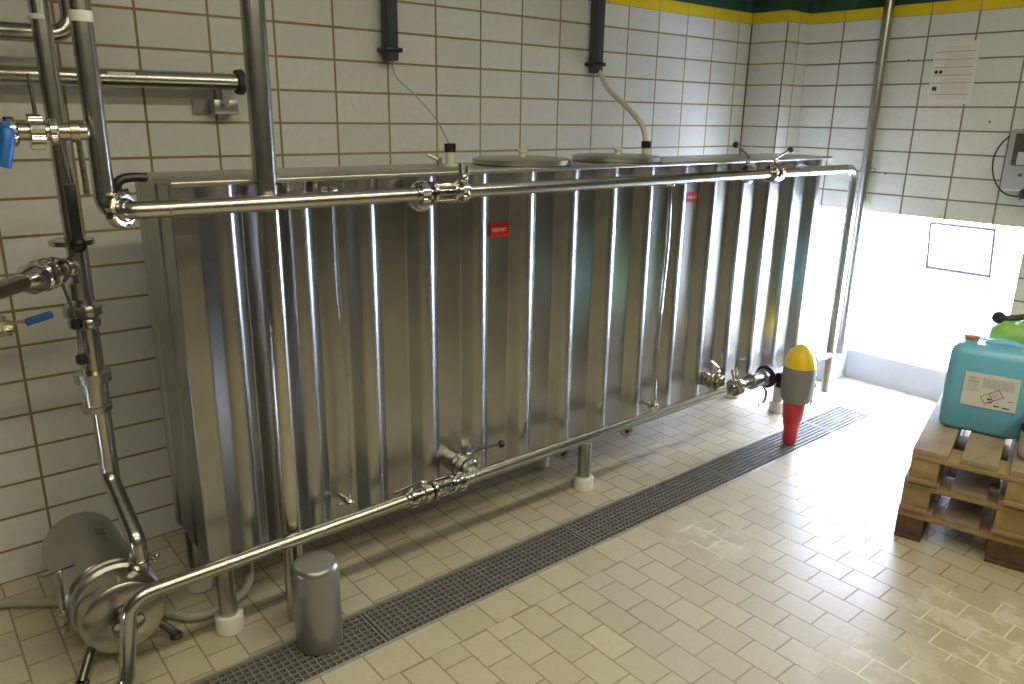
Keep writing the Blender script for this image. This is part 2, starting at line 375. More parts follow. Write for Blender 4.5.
# ------------------------------------------------------------------ drain channel and gratings
d_ = MB()
d_.span((XL, -1.150, -0.12), (3.292, -0.945, -0.11))
dc = struct('trim_1', d_, MT['trench'])
e = MB()
for y0, y1 in ((-0.9495, -0.9385), (-1.1565, -1.1455)): e.span((XL, y0, -0.11), (3.292, y1, 0.003))
e.span((3.284, -1.150, -0.11), (3.296, -0.945, 0.003)); e.span((XL, -1.235, -0.001), (3.292, -1.2315, 0.0012)) if False else None
struct('trim_2', e, MT['frame'])
GR = [(-1.935, -0.945, None), (-0.937, 0.010, 'drain grating at the left end, with the grey cylinder standing on it'), (0.016, 0.966, 'drain grating in the middle, in front of the lower sight glass'),
      (0.974, 1.912, 'drain grating in front of the second tank foot'), (1.920, 2.866, 'drain grating under the red tip of the yellow domed actuator'), (2.874, 3.282, 'short end piece of drain grating nearest the window')]
for x0, x1, lab in GR:
    if not lab: continue
    gm = MB(); y0, y1 = -1.1435, -0.9515; nx = max(3, round((x1 - x0) / 0.0225)); ny = 8
    for i in range(nx + 1):
        xx = x0 + (x1 - x0) * i / nx; tw = 0.0045 if i in (0, nx) else 0.0028
        gm.span((min(max(xx - tw, x0), x1 - 2 * tw), y0, -0.028), (max(min(xx + tw, x1), x0 + 2 * tw), y1, 0.0 if i in (0, nx) else -0.003))
    for j in range(ny + 1):
        yy = y0 + (y1 - y0) * j / ny; tw = 0.004 if j in (0, ny) else 0.0028
        gm.span((x0, max(yy - tw, y0), -0.026), (x1, min(yy + tw, y1), -0.0005))
    tag(obj('drain_grating', gm, MT['grate'], origin=((x0 + x1) / 2, -1.0475, -0.028), sharp=0), lab, 'drain grating', 'gratings along the floor drain')

# ------------------------------------------------------------------ the corrugated tank
TX0, TX1, YI, YO, YB, ZB, ZT = -0.413, 3.098, -0.745, -0.79, -0.40, 0.26, 1.464
prof = [(TX0, YB), (TX0, -0.44), (TX0 + 0.005, -0.456), (TX0 + 0.005, -0.52), (TX0, -0.536), (TX0, -0.61), (TX0 + 0.005, -0.626), (TX0 + 0.005, -0.69), (TX0, -0.706), (TX0, YI)]
for k in range(15):
    xk = -0.233 + 0.2338 * k
    prof += [(xk - 0.110, YI), (xk - 0.065, YO), (xk - 0.025, YO), (xk + 0.020, YI)]
prof += [(TX1, YI), (TX1, YB)]
ol = [V((p[0], p[1], 0)) for p in prof]; pts = [ol[0]]
rad_ = [0.006] * 9 + [0.014, 0.0478, 0.0478, 0.014] * 15 + [0.006]
rad_[8] = 0.006
pts_ = fillet(ol, rad_[:len(ol) - 2], 9); pts = []
for a_, b_ in zip(pts_, pts_[1:]):          # keep the flats flat: support loops beside every bend
    pts.append(a_)
    if (b_ - a_).length > 0.012: pts += [a_ + (b_ - a_).normalized() * 0.0012, b_ - (b_ - a_).normalized() * 0.0012]
pts.append(pts_[-1])
tk = thing('steel_tank', 'long stainless steel tank with vertical corrugated sides on white-footed legs', 'tank', ((TX0 + TX1) / 2, -0.6, 0))
b = MB(); NZ = 8
b.rings([[V((p.x, p.y, ZB + (ZT - ZB) * k / NZ)) for p in pts] for k in range(NZ + 1)])
obj('tank_body', b, MT['tank'], tk, sharp=60)
b = MB(); b.span((TX0 - 0.006, YO - 0.006, ZT), (TX1 + 0.006, YB + 0.006, ZT + 0.014), 0.003)
b.span((TX0 + 0.05, -0.73, ZB - 0.022), (TX1 - 0.05, -0.42, ZB - 0.0005))
obj('top_plate', b, MT['top'], tk)
for x in (-0.372, 1.285, 2.90):
    for y in (-0.760, -0.455):
        lg = obj('leg', MB().cyl((x, y, 0.03), (x, y, ZB - 0.02), 0.030), MT['dull'], tk)
        obj('foot_cup', MB().lathe((x, y, 0), (0, 0, 1), [(0, 0.040), (0.003, 0.045), (0.058, 0.046), (0.064, 0.044), (0.064, 0.031)]), MT['white'], lg, label='white plastic foot cup')
def sight_tube(x, dx):
    y = YI - 0.052
    zt, zb = (1.43, 0.345) if x < 1 else (1.385, 0.325)
    p = smooth_path([(x - 0.0, y, zt), (x - 0.004 * dx, y - 0.006, 1.15), (x + 0.008 * dx, y - 0.008, 0.9), (x + 0.014 * dx, y - 0.004, 0.65), (x, y, zb)], 6)
    st = obj('level_tube', MB().tube(p, 0.0075, 10), MT['clear'], tk)
    for z in (zt, zb):
        q = MB(); q.cyl((x, YI + 0.01, z), (x, y - 0.012, z), 0.011, seg=14); q.hexnut((x, y + 0.012, z), (0, 1, 0), 0.019, 0.014); q.sphere((x, y - 0.006, z), 0.015); q.cyl((x - 0.024, y, z), (x - 0.045, y, z + 0.004), 0.006, seg=10)
        obj('tube_fitting', q, MT['polish'], st)
sight_tube(0.068, 1); sight_tube(1.715, -1)
def tank_label(x0, x1, z0, z1, n):
    q = MB(); q.plate(V((x0, YI - 0.0015, z0)), V((1, 0, 0)), V((0, 0, 1)), 0, 0, x1 - x0, z1 - z0, 0.002)
    lb = obj('red_label', q, MT['red'], tk, sharp=0, label='red sticker with a white word')
    q = MB(); xx = 0.010; wd = x1 - x0 - 0.020; cw = wd / n; zc = (z1 - z0) * 0.5; hh = (z1 - z0) * 0.13
    o1 = V((x0, YI - 0.0037, z0)); ux, uy = V((1, 0, 0)), V((0, 0, 1))
    for i in range(n):
        a = xx + i * cw; s1 = a + cw * 0.72; lw_ = cw * 0.22; k = i % 4
        q.quad(o1, ux, uy, a, zc - hh, a + lw_, zc + hh)
        if k == 0: q.quad(o1, ux, uy, a + lw_, zc + hh * .7, s1, zc + hh); q.quad(o1, ux, uy, a + lw_, zc - hh * .15, s1 - lw_ * .5, zc + hh * .2)
        elif k == 1: q.quad(o1, ux, uy, s1 - lw_, zc - hh, s1, zc + hh); q.quad(o1, ux, uy, a + lw_, zc - hh, s1 - lw_, zc - hh * .65)
        elif k == 2: q.quad(o1, ux, uy, s1 - lw_, zc - hh, s1, zc + hh * .6); q.quad(o1, ux, uy, a + lw_, zc + hh * .3, s1 - lw_, zc + hh * .6)
        else: q.quad(o1, ux, uy, a + lw_, zc - hh, s1, zc - hh * .65); q.quad(o1, ux, uy, a + lw_, zc + hh * .65, s1, zc + hh)
    obj('label_print', q, MT['offw'], lb, sharp=0)
tank_label(0.730, 0.822, 1.222, 1.276, 9); tank_label(1.900, 1.988, 1.288, 1.332, 4)
for x in (1.19, 1.62):
    q = MB(); q.lathe((x, -0.60, 0.195), (0, -1, 0), [(0, 0.026), (0.10, 0.026), (0.10, 0.036), (0.118, 0.036), (0.118, 0.020), (0.09, 0.018)]); q.cyl((x, -0.58, 0.19), (x, -0.58, ZB - 0.02), 0.02)
    obj('drain_socket', q, MT['dull'], tk)
q = MB(); q.span((-0.225, YO - 0.010, ZT - 0.004), (-0.105, YO - 0.004, ZT + 0.006)); q.span((-0.128, YO - 0.075, ZT - 0.002), (-0.120, YO - 0.004, ZT + 0.006)); q.span((-0.214, YO - 0.075, ZT - 0.002), (-0.206, YO - 0.004, ZT + 0.006))
obj('pipe_clip', q, MT['dull'], tk)

ZP = ZT + 0.014
def manhole(x, lab):
    c = thing('manhole_cover', lab, 'tank lid', (x, -0.595, ZP), 'round lids on the tank top')
    obj('lid', MB().lathe((x, -0.595, ZP), (0, 0, 1), [(0, 0.192), (0.004, 0.202), (0.022, 0.202), (0.027, 0.18), (0.029, 0.0)], 48), MT['top'], c)
    q = MB(); q.lathe((x + 0.0, -0.595, ZP + 0.026), (0, 0, 1), [(0, 0.013), (0.020, 0.013), (0.022, 0.020), (0.032, 0.020), (0.035, 0.014)], 18)
    obj('lid_knob', q, MT['hose'], c)
manhole(1.012, 'round steel tank lid farther from the white hose, the left one')
manhole(1.575, 'round steel tank lid just left of the white hose fitting')
def dosing(x, y, lab):
    c = thing('hose_fitting', lab, 'hose fitting', (x, y, ZP), 'black capped fittings on the tank top')
    obj('fitting_body', MB().lathe((x, y, ZP), (0, 0, 1), [(0, 0.030), (0.008, 0.030), (0.010, 0.018), (0.052, 0.018)], 18), MT['hose'], c)
    obj('cap_nut', MB().lathe((x, y, ZP + 0.052), (0, 0, 1), [(0, 0.021), (0.002, 0.0225), (0.030, 0.0225), (0.032, 0.020)], 18), MT['black'], c)
    return V((x, y, ZP + 0.084))
h1 = dosing(0.687, -0.55, 'black capped hose fitting on the tank top by the short steel lever')
h2 = dosing(1.818, -0.55, 'black capped hose fitting on the tank top joined to the white hose')

# wall conduits and their hoses
def conduit(x, zb, lab, hoselab, hose_pts, hm, hr):
    c = thing('wall_conduit', lab, 'conduit', (x, -0.045, zb), 'dark conduits hanging down the back wall')
    q = MB(); q.span((x - 0.026, -0.078, zb), (x + 0.026, -0.018, H), 0.008)
    obj('conduit_tube', q, MT['conduit'], c)
    q = MB(); q.span((x - 0.038, -0.084, zb + 0.034), (x + 0.038, -0.001, zb + 0.054), 0.005); q.cyl((x - 0.044, -0.07, zb + 0.044), (x + 0.044, -0.07, zb + 0.044), 0.010, seg=10)
    obj('wall_clip', q, MT['black'], c)
    tag(obj('hose', MB().tube(smooth_path(hose_pts, 8), hr, 12), hm, origin=hose_pts[0]), hoselab, 'hose')
conduit(0.735, 1.880, 'dark grey square conduit on the back wall, the left one, above the short lever', 'thin clear hose from the left conduit down to the tank top',
        [(0.737, -0.055, 1.90), (0.745, -0.07, 1.82), (0.76, -0.20, 1.74), (0.71, -0.42, 1.65), (0.687, -0.55, h1.z - 0.01)], MT['clear'], 0.0035)
conduit(1.965, 1.885, 'dark grey square conduit on the back wall with a white hose hanging from it', 'white hose curving from the right conduit down to the tank top',
        [(1.970, -0.055, 1.91), (1.966, -0.10, 1.86), (1.925, -0.20, 1.79), (1.880, -0.36, 1.715), (1.835, -0.50, 1.635), (h2.x, h2.y, h2.z - 0.01)], MT['hose'], 0.0125)

# ------------------------------------------------------------------ pipework
YP, ZU, ZL, PR = -0.90, 1.418, 0.340, 0.0228
def pipe(name, lab, path, r, m, rad=0.06, extras=(), seg=18, cat='pipe'):
    t = thing(name, lab, cat, path[0])
    obj('tube', MB().tube(fillet(path, rad, 8) if len(path) > 2 else path, r, seg), m, t)
    for nm, q, mm in extras: obj(nm, q, mm, t)
    return t
def weld(p, d, r): d = V(d).normalized(); return MB().lathe(V(p) - d * 0.003, d, [(0, r), (0.001, r + 0.0012), (0.005, r + 0.0012), (0.006, r)], 18)
X = V((1, 0, 0)); Y = V((0, 1, 0)); Z = V((0, 0, 1))

# left risers
pipe('riser_pipe', 'thin steel riser pipe with white tape, ending in the big elbow at the tank corner', [(-0.594, -0.832, 2.95), (-0.594, -0.832, 1.468)], 0.0255, MT['pipe'], extras=[('tape_band', MB().cyl((-0.594, -0.832, 1.868), (-0.594, -0.832, 1.896), 0.0262, seg=20), MT['tape'])])
# elbow union between riser and upper pipe
e = e_elbow = thing('pipe_elbow', 'steel elbow with a round union nut at the left end of the upper pipe', 'pipe fitting', (-0.6, YP, ZU))
ea = V((0.62, -0.78, 0)).normalized(); e0 = V((-0.594, -0.832, ZU + 0.002))
q = MB(); q.tube(fillet([(-0.594, -0.832, 1.470), e0, e0 + ea * 0.055], 0.030, 8), 0.0262, 18)
obj('bend', q, MT['pipe'], e)
obj('union_nut', MB().nut(e0 + ea * 0.042, ea, 0.047, 0.028), MT['pipe'], e)
obj('liner', MB().lathe(e0 + ea * 0.018, ea, [(0, 0.027), (0.002, 0.037), (0.012, 0.037), (0.040, 0.031), (0.048, 0.029), (0.050, 0.022)], 24), MT['polish'], e)
pipe('rinse_pipe', 'left half of the upper steel pipe, from the corner elbow to the sight glass', [e0 + ea * 0.06, e0 + ea * 0.0865, (0.318, YP - 0.0005, ZU)], PR, MT['pipe'], 0.035, extras=[('weld_ring', weld((-0.46, YP, ZU), X, PR), MT['pipe'])])
pipe('rinse_pipe', 'right half of the upper steel pipe, between the winged union and the right lever valve', [(0.512, YP, ZU + 0.001), (2.350, YP, ZU)], PR, MT['pipe'])
pipe('rinse_pipe', 'end of the upper steel pipe bending down in front of the window', [(2.396, YP, ZU), (3.172, YP, ZU), (3.172, YP, 0.105)], PR, MT['dull'], 0.075, extras=[('weld_ring', weld((3.06, YP, ZU), X, PR), MT['pipe'])])

def sight_glass(lab, x0, x1, z, y=YP):
    t = thing('sight_glass', lab, 'sight glass', ((x0 + x1) / 2, y, z), 'caged sight glasses in the pipes')
    for xx in (x0 + 0.006, x1 - 0.006): obj('flange', MB().lathe((xx - 0.006, y, z), X, [(0, 0.030), (0.001, 0.038), (0.011, 0.038), (0.012, 0.030)], 24), MT['polish'], t)
    for a in range(4):
        th = PI / 4 + a * PI / 2; dy, dz = 0.033 * math.cos(th), 0.033 * math.sin(th)
        obj('tie_rod', MB().cyl((x0 - 0.002, y + dy, z + dz), (x1 + 0.002, y + dy, z + dz), 0.0042, seg=8), MT['polish'], t)
    obj('glass_tube', MB().lathe((x0 + 0.012, y, z), X, [(0, 0.019), (0, 0.023), (x1 - x0 - 0.024, 0.023), (x1 - x0 - 0.024, 0.019)], 20), MT['clear'], t)
def union(lab, x, z, y=YP, r=0.036, wd=0.030, name='union_nut', m=None):
    t = thing(name, lab, 'pipe fitting', (x, y, z))
    obj('nut', MB().nut((x, y, z), X, r, wd), m or MT['polish'], t)
    obj('collar', MB().lathe((x - wd * 0.5 - 0.014, y, z), X, [(0, 0.024), (0.003, 0.028), (wd + 0.025, 0.028), (wd + 0.028, 0.024)], 22), MT['polish'], t)
    return t
def valve(lab, c, ax, lever, m=None, r=0.040, wd=0.022, nut=True, knob=True, lev_r=0.0055, name='butterfly_valve'):
    """disc valve: body, two nuts, neck, lever with knob; lever = list of points"""
    c = V(c); ax = V(ax).normalized(); t = thing(name, lab, 'valve', c, 'lever valves on the tank pipework')
    m = m or MT['polish']
    q = MB(); q.lathe(c - ax * wd / 2, ax, [(0, r * .8), (0.002, r), (wd - 0.002, r), (wd, r * .8)], 26)
    q.lathe(c - ax * (wd / 2 + 0.016), ax, [(0, r * .66), (0.0, r * .72), (wd + 0.032, r * .72), (wd + 0.032, r * .66)], 24)
    l0 = V(lever[0]); q.cyl(c + (l0 - c).normalized() * r * 0.8, l0, 0.010, seg=12)
    obj('valve_body', q, m, t)
    if nut:
        for s in (-1, 1): obj('union_nut', MB().nut(c + ax * s * (wd / 2 + 0.014), ax, r * 0.92, 0.020), m, t)
    q = MB(); q.sphere(l0, 0.0125); q.tube(fillet([V(p) for p in lever], 0.012, 4) if len(lever) > 2 else lever, lev_r, 10)
    lv = obj('lever', q, MT['polish'], t)
    if knob: obj('lever_knob', MB().sphere(lever[-1], 0.0155), MT['black'], lv, label='black ball knob')
    return t
# --- upper run
union('round union nut left of the upper sight glass', 0.330, ZU, r=0.040, wd=0.032)
sight_glass('caged sight glass in the upper pipe', 0.362, 0.452, ZU + 0.002)
t = union('polished union with upright wing bolts, right of the upper sight glass', 0.487, ZU + 0.002, r=0.040, wd=0.026)
q = MB(); q.cyl((0.487, YP, ZU + 0.03), (0.480, YP - 0.005, ZU + 0.095), 0.0065, seg=10); q.cyl((0.505, YP, ZU + 0.03), (0.512, YP, ZU + 0.085), 0.0065, seg=10); q.sphere((0.497, YP, ZU + 0.048), 0.014)
obj('wing_bolt', q, MT['polish'], t)
# tank inlet behind the pipe with the short lever
t = thing('tank_inlet', 'flanged tank inlet behind the upper sight glass', 'pipe fitting', (0.36, -0.82, ZU - 0.004))
q = MB(); q.lathe((0.385, YO - 0.002, ZU - 0.018), (0, -1, 0), [(0, 0.035), (0.004, 0.052), (0.016, 0.052), (0.018, 0.044), (0.040, 0.042), (0.046, 0.03)], 28)
obj('inlet_flange', q, MT['dull'], t)
q = MB(); q.tube([(0.640, -0.545, ZP + 0.022), (0.626, -0.542, ZP + 0.030), (0.592, -0.535, ZP + 0.045)], 0.0075, 10)
lv = obj('lever', q, MT['dull'], tk)
obj('lever_stem', MB().cyl((0.640, -0.545, ZP), (0.640, -0.545, ZP + 0.03), 0.011, seg=14), MT['dull'], lv)
valve('lever valve on the tank behind the upper pipe, knob pointing up and left', (2.235, -0.845, ZU - 0.005), (0, 1, 0), [(2.225, -0.845, ZU + 0.055), (2.215, -0.85, ZU + 0.085), (2.112, -0.845, ZU + 0.135)], r=0.044, nut=False)
valve('lever valve in the upper pipe, knob pointing up and right', (2.373, YP, ZU), X, [(2.373, YP, ZU + 0.05), (2.382, YP, ZU + 0.074), (2.492, YP, ZU + 0.108)], r=0.046)
# --- lower run
pipe('drain_pipe', 'left half of the lower steel pipe, bending down in front of the pump', [(0.235, YP, ZL), (-0.685, YP, ZL - 0.01), (-0.722, YP, 0.046), (-0.85, YP, 0.046)], PR, MT['pipe'], [0.07, 0.045], extras=[('weld_ring', weld((-0.60, YP, ZL - 0.009), X, PR), MT['pipe'])])
pipe('drain_pipe', 'right half of the lower steel pipe, between the two sets of lower valves', [(0.510, YP, ZL), (2.130, YP, ZL - 0.002)], PR, MT['pipe'])
t = union('union nut at the left of the lower sight glass', 0.262, ZL, r=0.037, wd=0.026)
valve('flat valve in the lower pipe with a thin lever pointing left', (0.318, YP, ZL), X, [(0.310, YP, ZL + 0.046), (0.270, YP - 0.004, ZL + 0.052), (0.185, YP - 0.006, ZL + 0.044)], knob=False, r=0.037, nut=False)
sight_glass('caged sight glass in the lower pipe', 0.350, 0.440, ZL)
union('union nut at the right of the lower sight glass, below the outlet valve', 0.474, ZL, r=0.038, wd=0.028)
t = valve('outlet valve on the tank front, lever pointing right with a black knob', (0.540, -0.842, ZL + 0.018), (0.25, -1, -0.1), [(0.555, -0.845, ZL + 0.068), (0.60, -0.845, ZL + 0.078), (0.728, -0.835, ZL + 0.062)], m=MT['dull'], r=0.046, wd=0.026)
obj('outlet_stub', MB().lathe((0.540, YO + 0.05, ZL + 0.018), (0, -1, 0), [(0, 0.04), (0.055, 0.04), (0.06, 0.032)], 24), MT['dull'], t)
obj('elbow', MB().tube(fillet([(0.545, -0.87, ZL + 0.013), (0.548, YP - 0.004, ZL + 0.004), (0.505, YP, ZL)], 0.015, 6), 0.021, 14), MT['dull'], t)
# right lower group
t = valve('brassy outlet valve low on the tank, flat lever, left of the yellow dome', (2.150, -0.835, ZL + 0.02), (0.2, -1, 0), [(2.160, -0.835, ZL + 0.078), (2.165, -0.835, ZL + 0.095), (2.085, -0.84, ZL + 0.150)], m=MT['brass'], knob=False, lev_r=0.0075, r=0.046)
obj('outlet_stub', MB().lathe((2.150, YO + 0.05, ZL + 0.02), (0, -1, 0), [(0, 0.036), (0.04, 0.036), (0.045, 0.03)], 24), MT['brass'], t)
t = union('brassy union with two wing bolts, at the right end of the lower pipe', 2.235, ZL - 0.003, r=0.046, wd=0.06, m=MT['brass'])
q = MB(); q.cyl((2.215, YP, ZL + 0.035), (2.185, YP, ZL + 0.105), 0.008, seg=10); q.cyl((2.24, YP, ZL + 0.035), (2.215, YP, ZL + 0.112), 0.008, seg=10)
obj('wing_bolt', q, MT['polish'], t)
pipe('drain_pipe', 'short end of the lower pipe passing behind the actuator to the down pipe', [(2.285, YP, ZL - 0.003), (3.158, YP, ZL - 0.003)], PR, MT['dull'], extras=[('union_nut', MB().nut((2.98, YP, ZL - 0.003), X, 0.034, 0.03), MT['rubber'])])
t = thing('pipe_flange', 'black flange on the lower pipe directly left of the actuator', 'pipe fitting', (2.47, YP, ZL - 0.003))
obj('flange_disc', MB().lathe((2.50, YP, ZL - 0.003), X, [(0, 0.05), (0.004, 0.062), (0.05, 0.062), (0.054, 0.05)], 28), MT['black'], t)
obj('collar', MB().lathe((2.36, YP, ZL - 0.003), X, [(0, 0.03), (0.004, 0.042), (0.045, 0.042), (0.05, 0.034), (0.10, 0.034), (0.105, 0.046), (0.139, 0.046)], 26), MT['dull'], t)
obj('hook', MB().tube(smooth_path([(2.49, YP, ZL - 0.05), (2.52, YP - 0.005, ZL - 0.09), (2.515, YP - 0.008, ZL - 0.13), (2.49, YP - 0.01, ZL - 0.15), (2.455, YP - 0.01, ZL - 0.152)], 5), 0.007, 8), MT['dull'], t)

# vertical pipe up the tank front, and the grey cylinder
pipe('standpipe', 'thick vertical pipe running up the tank front to the ceiling', [(-0.167, -0.835, 0.0), (-0.167, -0.835, 2.98)], 0.0335, MT['pipe'])
t = obj('cylinder_cover', MB().lathe((-0.165, -1.003, 0.0), (0, 0, 1), [(0, 0.071), (0.004, 0.075), (0.278, 0.075), (0.291, 0.072), (0.298, 0.065), (0.301, 0.0)], 40), MT['cover'], origin=(-0.165, -1.003, 0.0))
tag(t, 'matt grey closed cylinder standing on the drain grating', 'cylinder')
# vertical pipe on the right wall
t = pipe('wall_pipe', 'vertical grey pipe on the right wall passing in front of the window edge', [(3.575, -0.762, 2.98), (3.575, -0.762, 0.235)], 0.027, MT['dull'])
q = MB(); q.lathe((3.575, -0.762, 1.376), Z, [(0, 0.0275), (0, 0.033), (0.03, 0.033), (0.03, 0.0275)], 20); q.span((3.604, -0.772, 1.378), (3.626, -0.752, 1.402)); q.cyl((3.575, -0.795, 1.391), (3.575, -0.815, 1.391), 0.008, seg=10)
obj('pipe_clamp', q, MT['dull'], t)

# left pipe group along the wall
t = pipe('wall_pipe', 'horizontal steel pipe along the back wall ending in a dark cap, on a grey bracket', [(-2.2, -0.10, 1.758), (0.055, -0.10, 1.770)], 0.030, MT['pipe'])
obj('paper_strip', MB().box((-0.345, -0.128, 1.7815), (0.085, 0.002, 0.011), Matrix.Rotation(math.radians(-28), 3, 'X')), MT['tape'], t)
q = MB(); q.lathe((0.048, -0.10, 1.77), X, [(0, 0.031), (0.0, 0.043), (0.014, 0.045), (0.022, 0.045), (0.026, 0.036)], 22)
obj('end_cap', q, MT['rubber'], t)
q = MB(); q.span((-0.088, -0.012, 1.655), (0.060, 0.0, 1.707)); q.span((-0.030, -0.075, 1.655), (0.058, -0.012, 1.707), 0.003); q.span((-0.008, -0.105, 1.70), (0.014, -0.085, 1.742)); q.span((-0.008, -0.105, 1.69), (0.014, -0.05, 1.70))
obj('wall_bracket', q, MT['dull'], t)
pipe('wall_pipe', 'short steel pipe at the top left corner bending upward behind the risers', [(-2.2, -0.20, 1.872), (-0.492, -0.20, 1.887), (-0.492, -0.20, 2.9)], 0.026, MT['pipe'], 0.06)

# pump riser
XP2, YP2 = -0.614, -0.42
riser = t = pipe('riser_pipe', 'long steel riser from the pump outlet up past the unions to the ceiling', [(XP2, YP2, 2.95), (XP2 + 0.010, YP2, 0.50), (-0.588, -0.612, 0.35), (-0.588, -0.622, 0.282)], 0.0262, MT['pipe'], [0.07, 0.045])
obj('tape_band', MB().cyl((XP2, YP2, 1.903), (XP2, YP2, 1.918), 0.0275, seg=20), MT['tape'], t)
obj('weld_ring', weld((XP2 + 0.010, YP2, 0.545), Z, 0.0264), MT['pipe'], t)
t = thing('lever_valve', 'disc valve on the left riser with a long black lever hanging straight', 'valve', (XP2, YP2, 1.283))
obj('valve_body', MB().lathe((XP2, YP2, 1.272), Z, [(0, 0.035), (0.003, 0.062), (0.018, 0.062), (0.021, 0.035)], 28), MT['pipe'], t)
q = MB(); q.box((XP2 + 0.004, YP2 - 0.068, 1.365), (0.030, 0.016, 0.190), None, 0.005); q.sphere((XP2 + 0.004, YP2 - 0.068, 1.282), 0.024, (1, .7, 1))
lv = obj('lever_grip', q, MT['black'], t)
q = MB(); q.cyl((XP2 + 0.004, YP2 - 0.068, 1.455), (XP2 - 0.006, YP2 - 0.066, 1.585), 0.006, seg=10)
obj('lever_rod', q, MT['pipe'], lv)
t = riser
obj('union_nut', MB().nut((XP2 + 0.002, YP2, 1.070), Z, 0.054, 0.036), MT['dull'], t)
obj('liner', MB().nut((XP2 + 0.002, YP2, 1.030), Z, 0.046, 0.030), MT['dull'], t)
obj('collar', MB().cyl((XP2, YP2, 1.105), (XP2, YP2, 1.160), 0.030), MT['pipe'], t)
t = riser
q = MB(); q.lathe((XP2 + 0.002, YP2, 0.735), Z, [(0, 0.030), (0.002, 0.043), (0.022, 0.046), (0.026, 0.040), (0.098, 0.042), (0.102, 0.054), (0.134, 0.054), (0.138, 0.034)], 28)
obj('thick_collar', q, MT['dull'], t)
q = MB(); q.tube([(XP2 - 0.052, YP2 - 0.045, 1.185), (XP2 - 0.030, YP2 - 0.075, 1.055), (XP2 - 0.034, YP2 - 0.075, 0.93), (XP2 - 0.030, YP2 - 0.072, 0.885)], 0.0052, 10)
t = riser
rd = obj('control_rod', q, MT['pipe'], t)
for z in (1.048, 0.936): obj('knob', MB().lathe((XP2 - 0.032, YP2 - 0.075, z - 0.016), Z, [(0, 0.010), (0.005, 0.017), (0.026, 0.017), (0.032, 0.011)], 16), MT['black'], rd)
dg = V((-0.69, -0.72, -0.02)).normalized(); c0 = V((XP2, YP2, 1.212))
t = pipe('branch_pipe', 'steel branch pipe with a heavy union nut running out to the left', [c0 + dg * 0.02, c0 + dg * 0.95], 0.0250, MT['pipe'])
obj('union_nut', MB().nut(c0 + dg * 0.155, dg, 0.047, 0.036), MT['polish'], t)
q = MB(); q.lathe(c0 + dg * 0.085, dg, [(0, 0.028), (0.004, 0.042), (0.02, 0.046), (0.045, 0.046), (0.05, 0.036), (0.10, 0.043), (0.118, 0.043), (0.15, 0.026)], 28); q.lathe(c0 + dg * 0.02, dg, [(0, 0.028), (0.02, 0.030), (0.03, 0.030), (0.034, 0.026)], 22)
obj('coupling', q, MT['polish'], t)
# cross branch into the taped riser, with its valve
zb_ = 1.615
t = pipe('branch_pipe', 'short horizontal branch into the taped riser with polished nuts and collars', [(-1.05, YP, zb_), (-0.634, YP, zb_)], 0.0205, MT['pipe'])
obj('collar', MB().lathe((-0.668, YP, zb_), X, [(0, 0.021), (0.001, 0.025), (0.020, 0.025), (0.021, 0.021)], 20), MT['brass'], t)
obj('end_cap', MB().sphere((-0.634, YP, zb_), 0.021, (0.6, 1, 1)), MT['pipe'], t)
for xx, rr, ww in ((-0.702, 0.033, 0.018), (-0.786, 0.034, 0.024)): obj('union_nut', MB().nut((xx, YP, zb_), X, rr, ww), MT['polish'], t)
t = thing('branch_valve', 'star shaped valve nut on the short branch beside the taped riser', 'valve', (-0.735, YP, zb_))
obj('valve_body', MB().lathe((-0.752, YP, zb_), X, [(0, 0.026), (0.002, 0.041), (0.030, 0.041), (0.034, 0.026)], 32, lambda k: 0.84 if k % 4 in (0, 1) else 1.0), MT['polish'], t)
obj('stem', MB().cyl((-0.730, YP + 0.01, zb_ + 0.035), (-0.732, YP + 0.01, zb_ + 0.13), 0.005, seg=10), MT['pipe'], t)
obj('lower_stem', MB().cyl((-0.648, YP + 0.005, zb_ - 0.022), (-0.645, YP + 0.01, zb_ - 0.15), 0.007, seg=10), MT['brass'], t)
t = thing('ball_valve', 'blue levered valve at the left edge, upper one', 'valve', (-0.83, YP - 0.03, zb_), 'blue levered ball valves')
obj('valve_body', MB().hexnut((-0.826, YP, zb_), X, 0.034, 0.05), MT['polish'], t)
obj('lever', MB().tube(smooth_path([(-0.800, YP - 0.035, zb_ + 0.018), (-0.800, YP - 0.05, zb_ - 0.01), (-0.812, YP - 0.055, zb_ - 0.055), (-0.818, YP - 0.055, zb_ - 0.075)], 5), [0.010] * 3 + [0.015] * 13, 12), MT['blue'], t, label='blue dipped lever')
t = thing('ball_valve', 'blue levered valve at the left edge, lower one below the branch pipe', 'valve', (-0.83, -0.45, 1.06), 'blue levered ball valves')
q = MB(); q.hexnut((-0.832, -0.45, 1.052), X, 0.026, 0.05); q.cyl((-0.95, -0.45, 1.052), (-0.80, -0.45, 1.052), 0.015, seg=14); q.cyl((-0.83, -0.45, 1.06), (-0.826, -0.46, 1.092), 0.009, seg=10)
obj('valve_body', q, MT['brass'], t)
q = MB(); q.box((-0.790, -0.462, 1.068), (0.06, 0.012, 0.010)); 
lv = obj('lever', q, MT['brass'], t)
q = MB(); q.box((-0.736, -0.466, 1.072), (0.075, 0.020, 0.022), Matrix.Rotation(math.radians(-12), 3, 'Y'), 0.006)
obj('lever_grip', q, MT['blue'], lv, label='blue dipped lever grip')
# black strap handle behind the corner elbow
t = e_elbow
q = MB(); q.tube(smooth_path([(-0.480, -0.795, 1.494), (-0.515, -0.80, 1.496), (-0.545, -0.80, 1.490), (-0.557, -0.80, 1.470), (-0.546, -0.80, 1.454), (-0.528, -0.80, 1.456)], 6), 0.0125, 10); q.cyl((-0.536, -0.80, 1.448), (-0.536, -0.80, 1.420), 0.009, seg=10); q.cyl((-0.536, -0.80, 1.425), (-0.536, -0.895, 1.42), 0.009, seg=10)
obj('clamp_handle', q, MT['black'], t, label='black bent clamp handle')

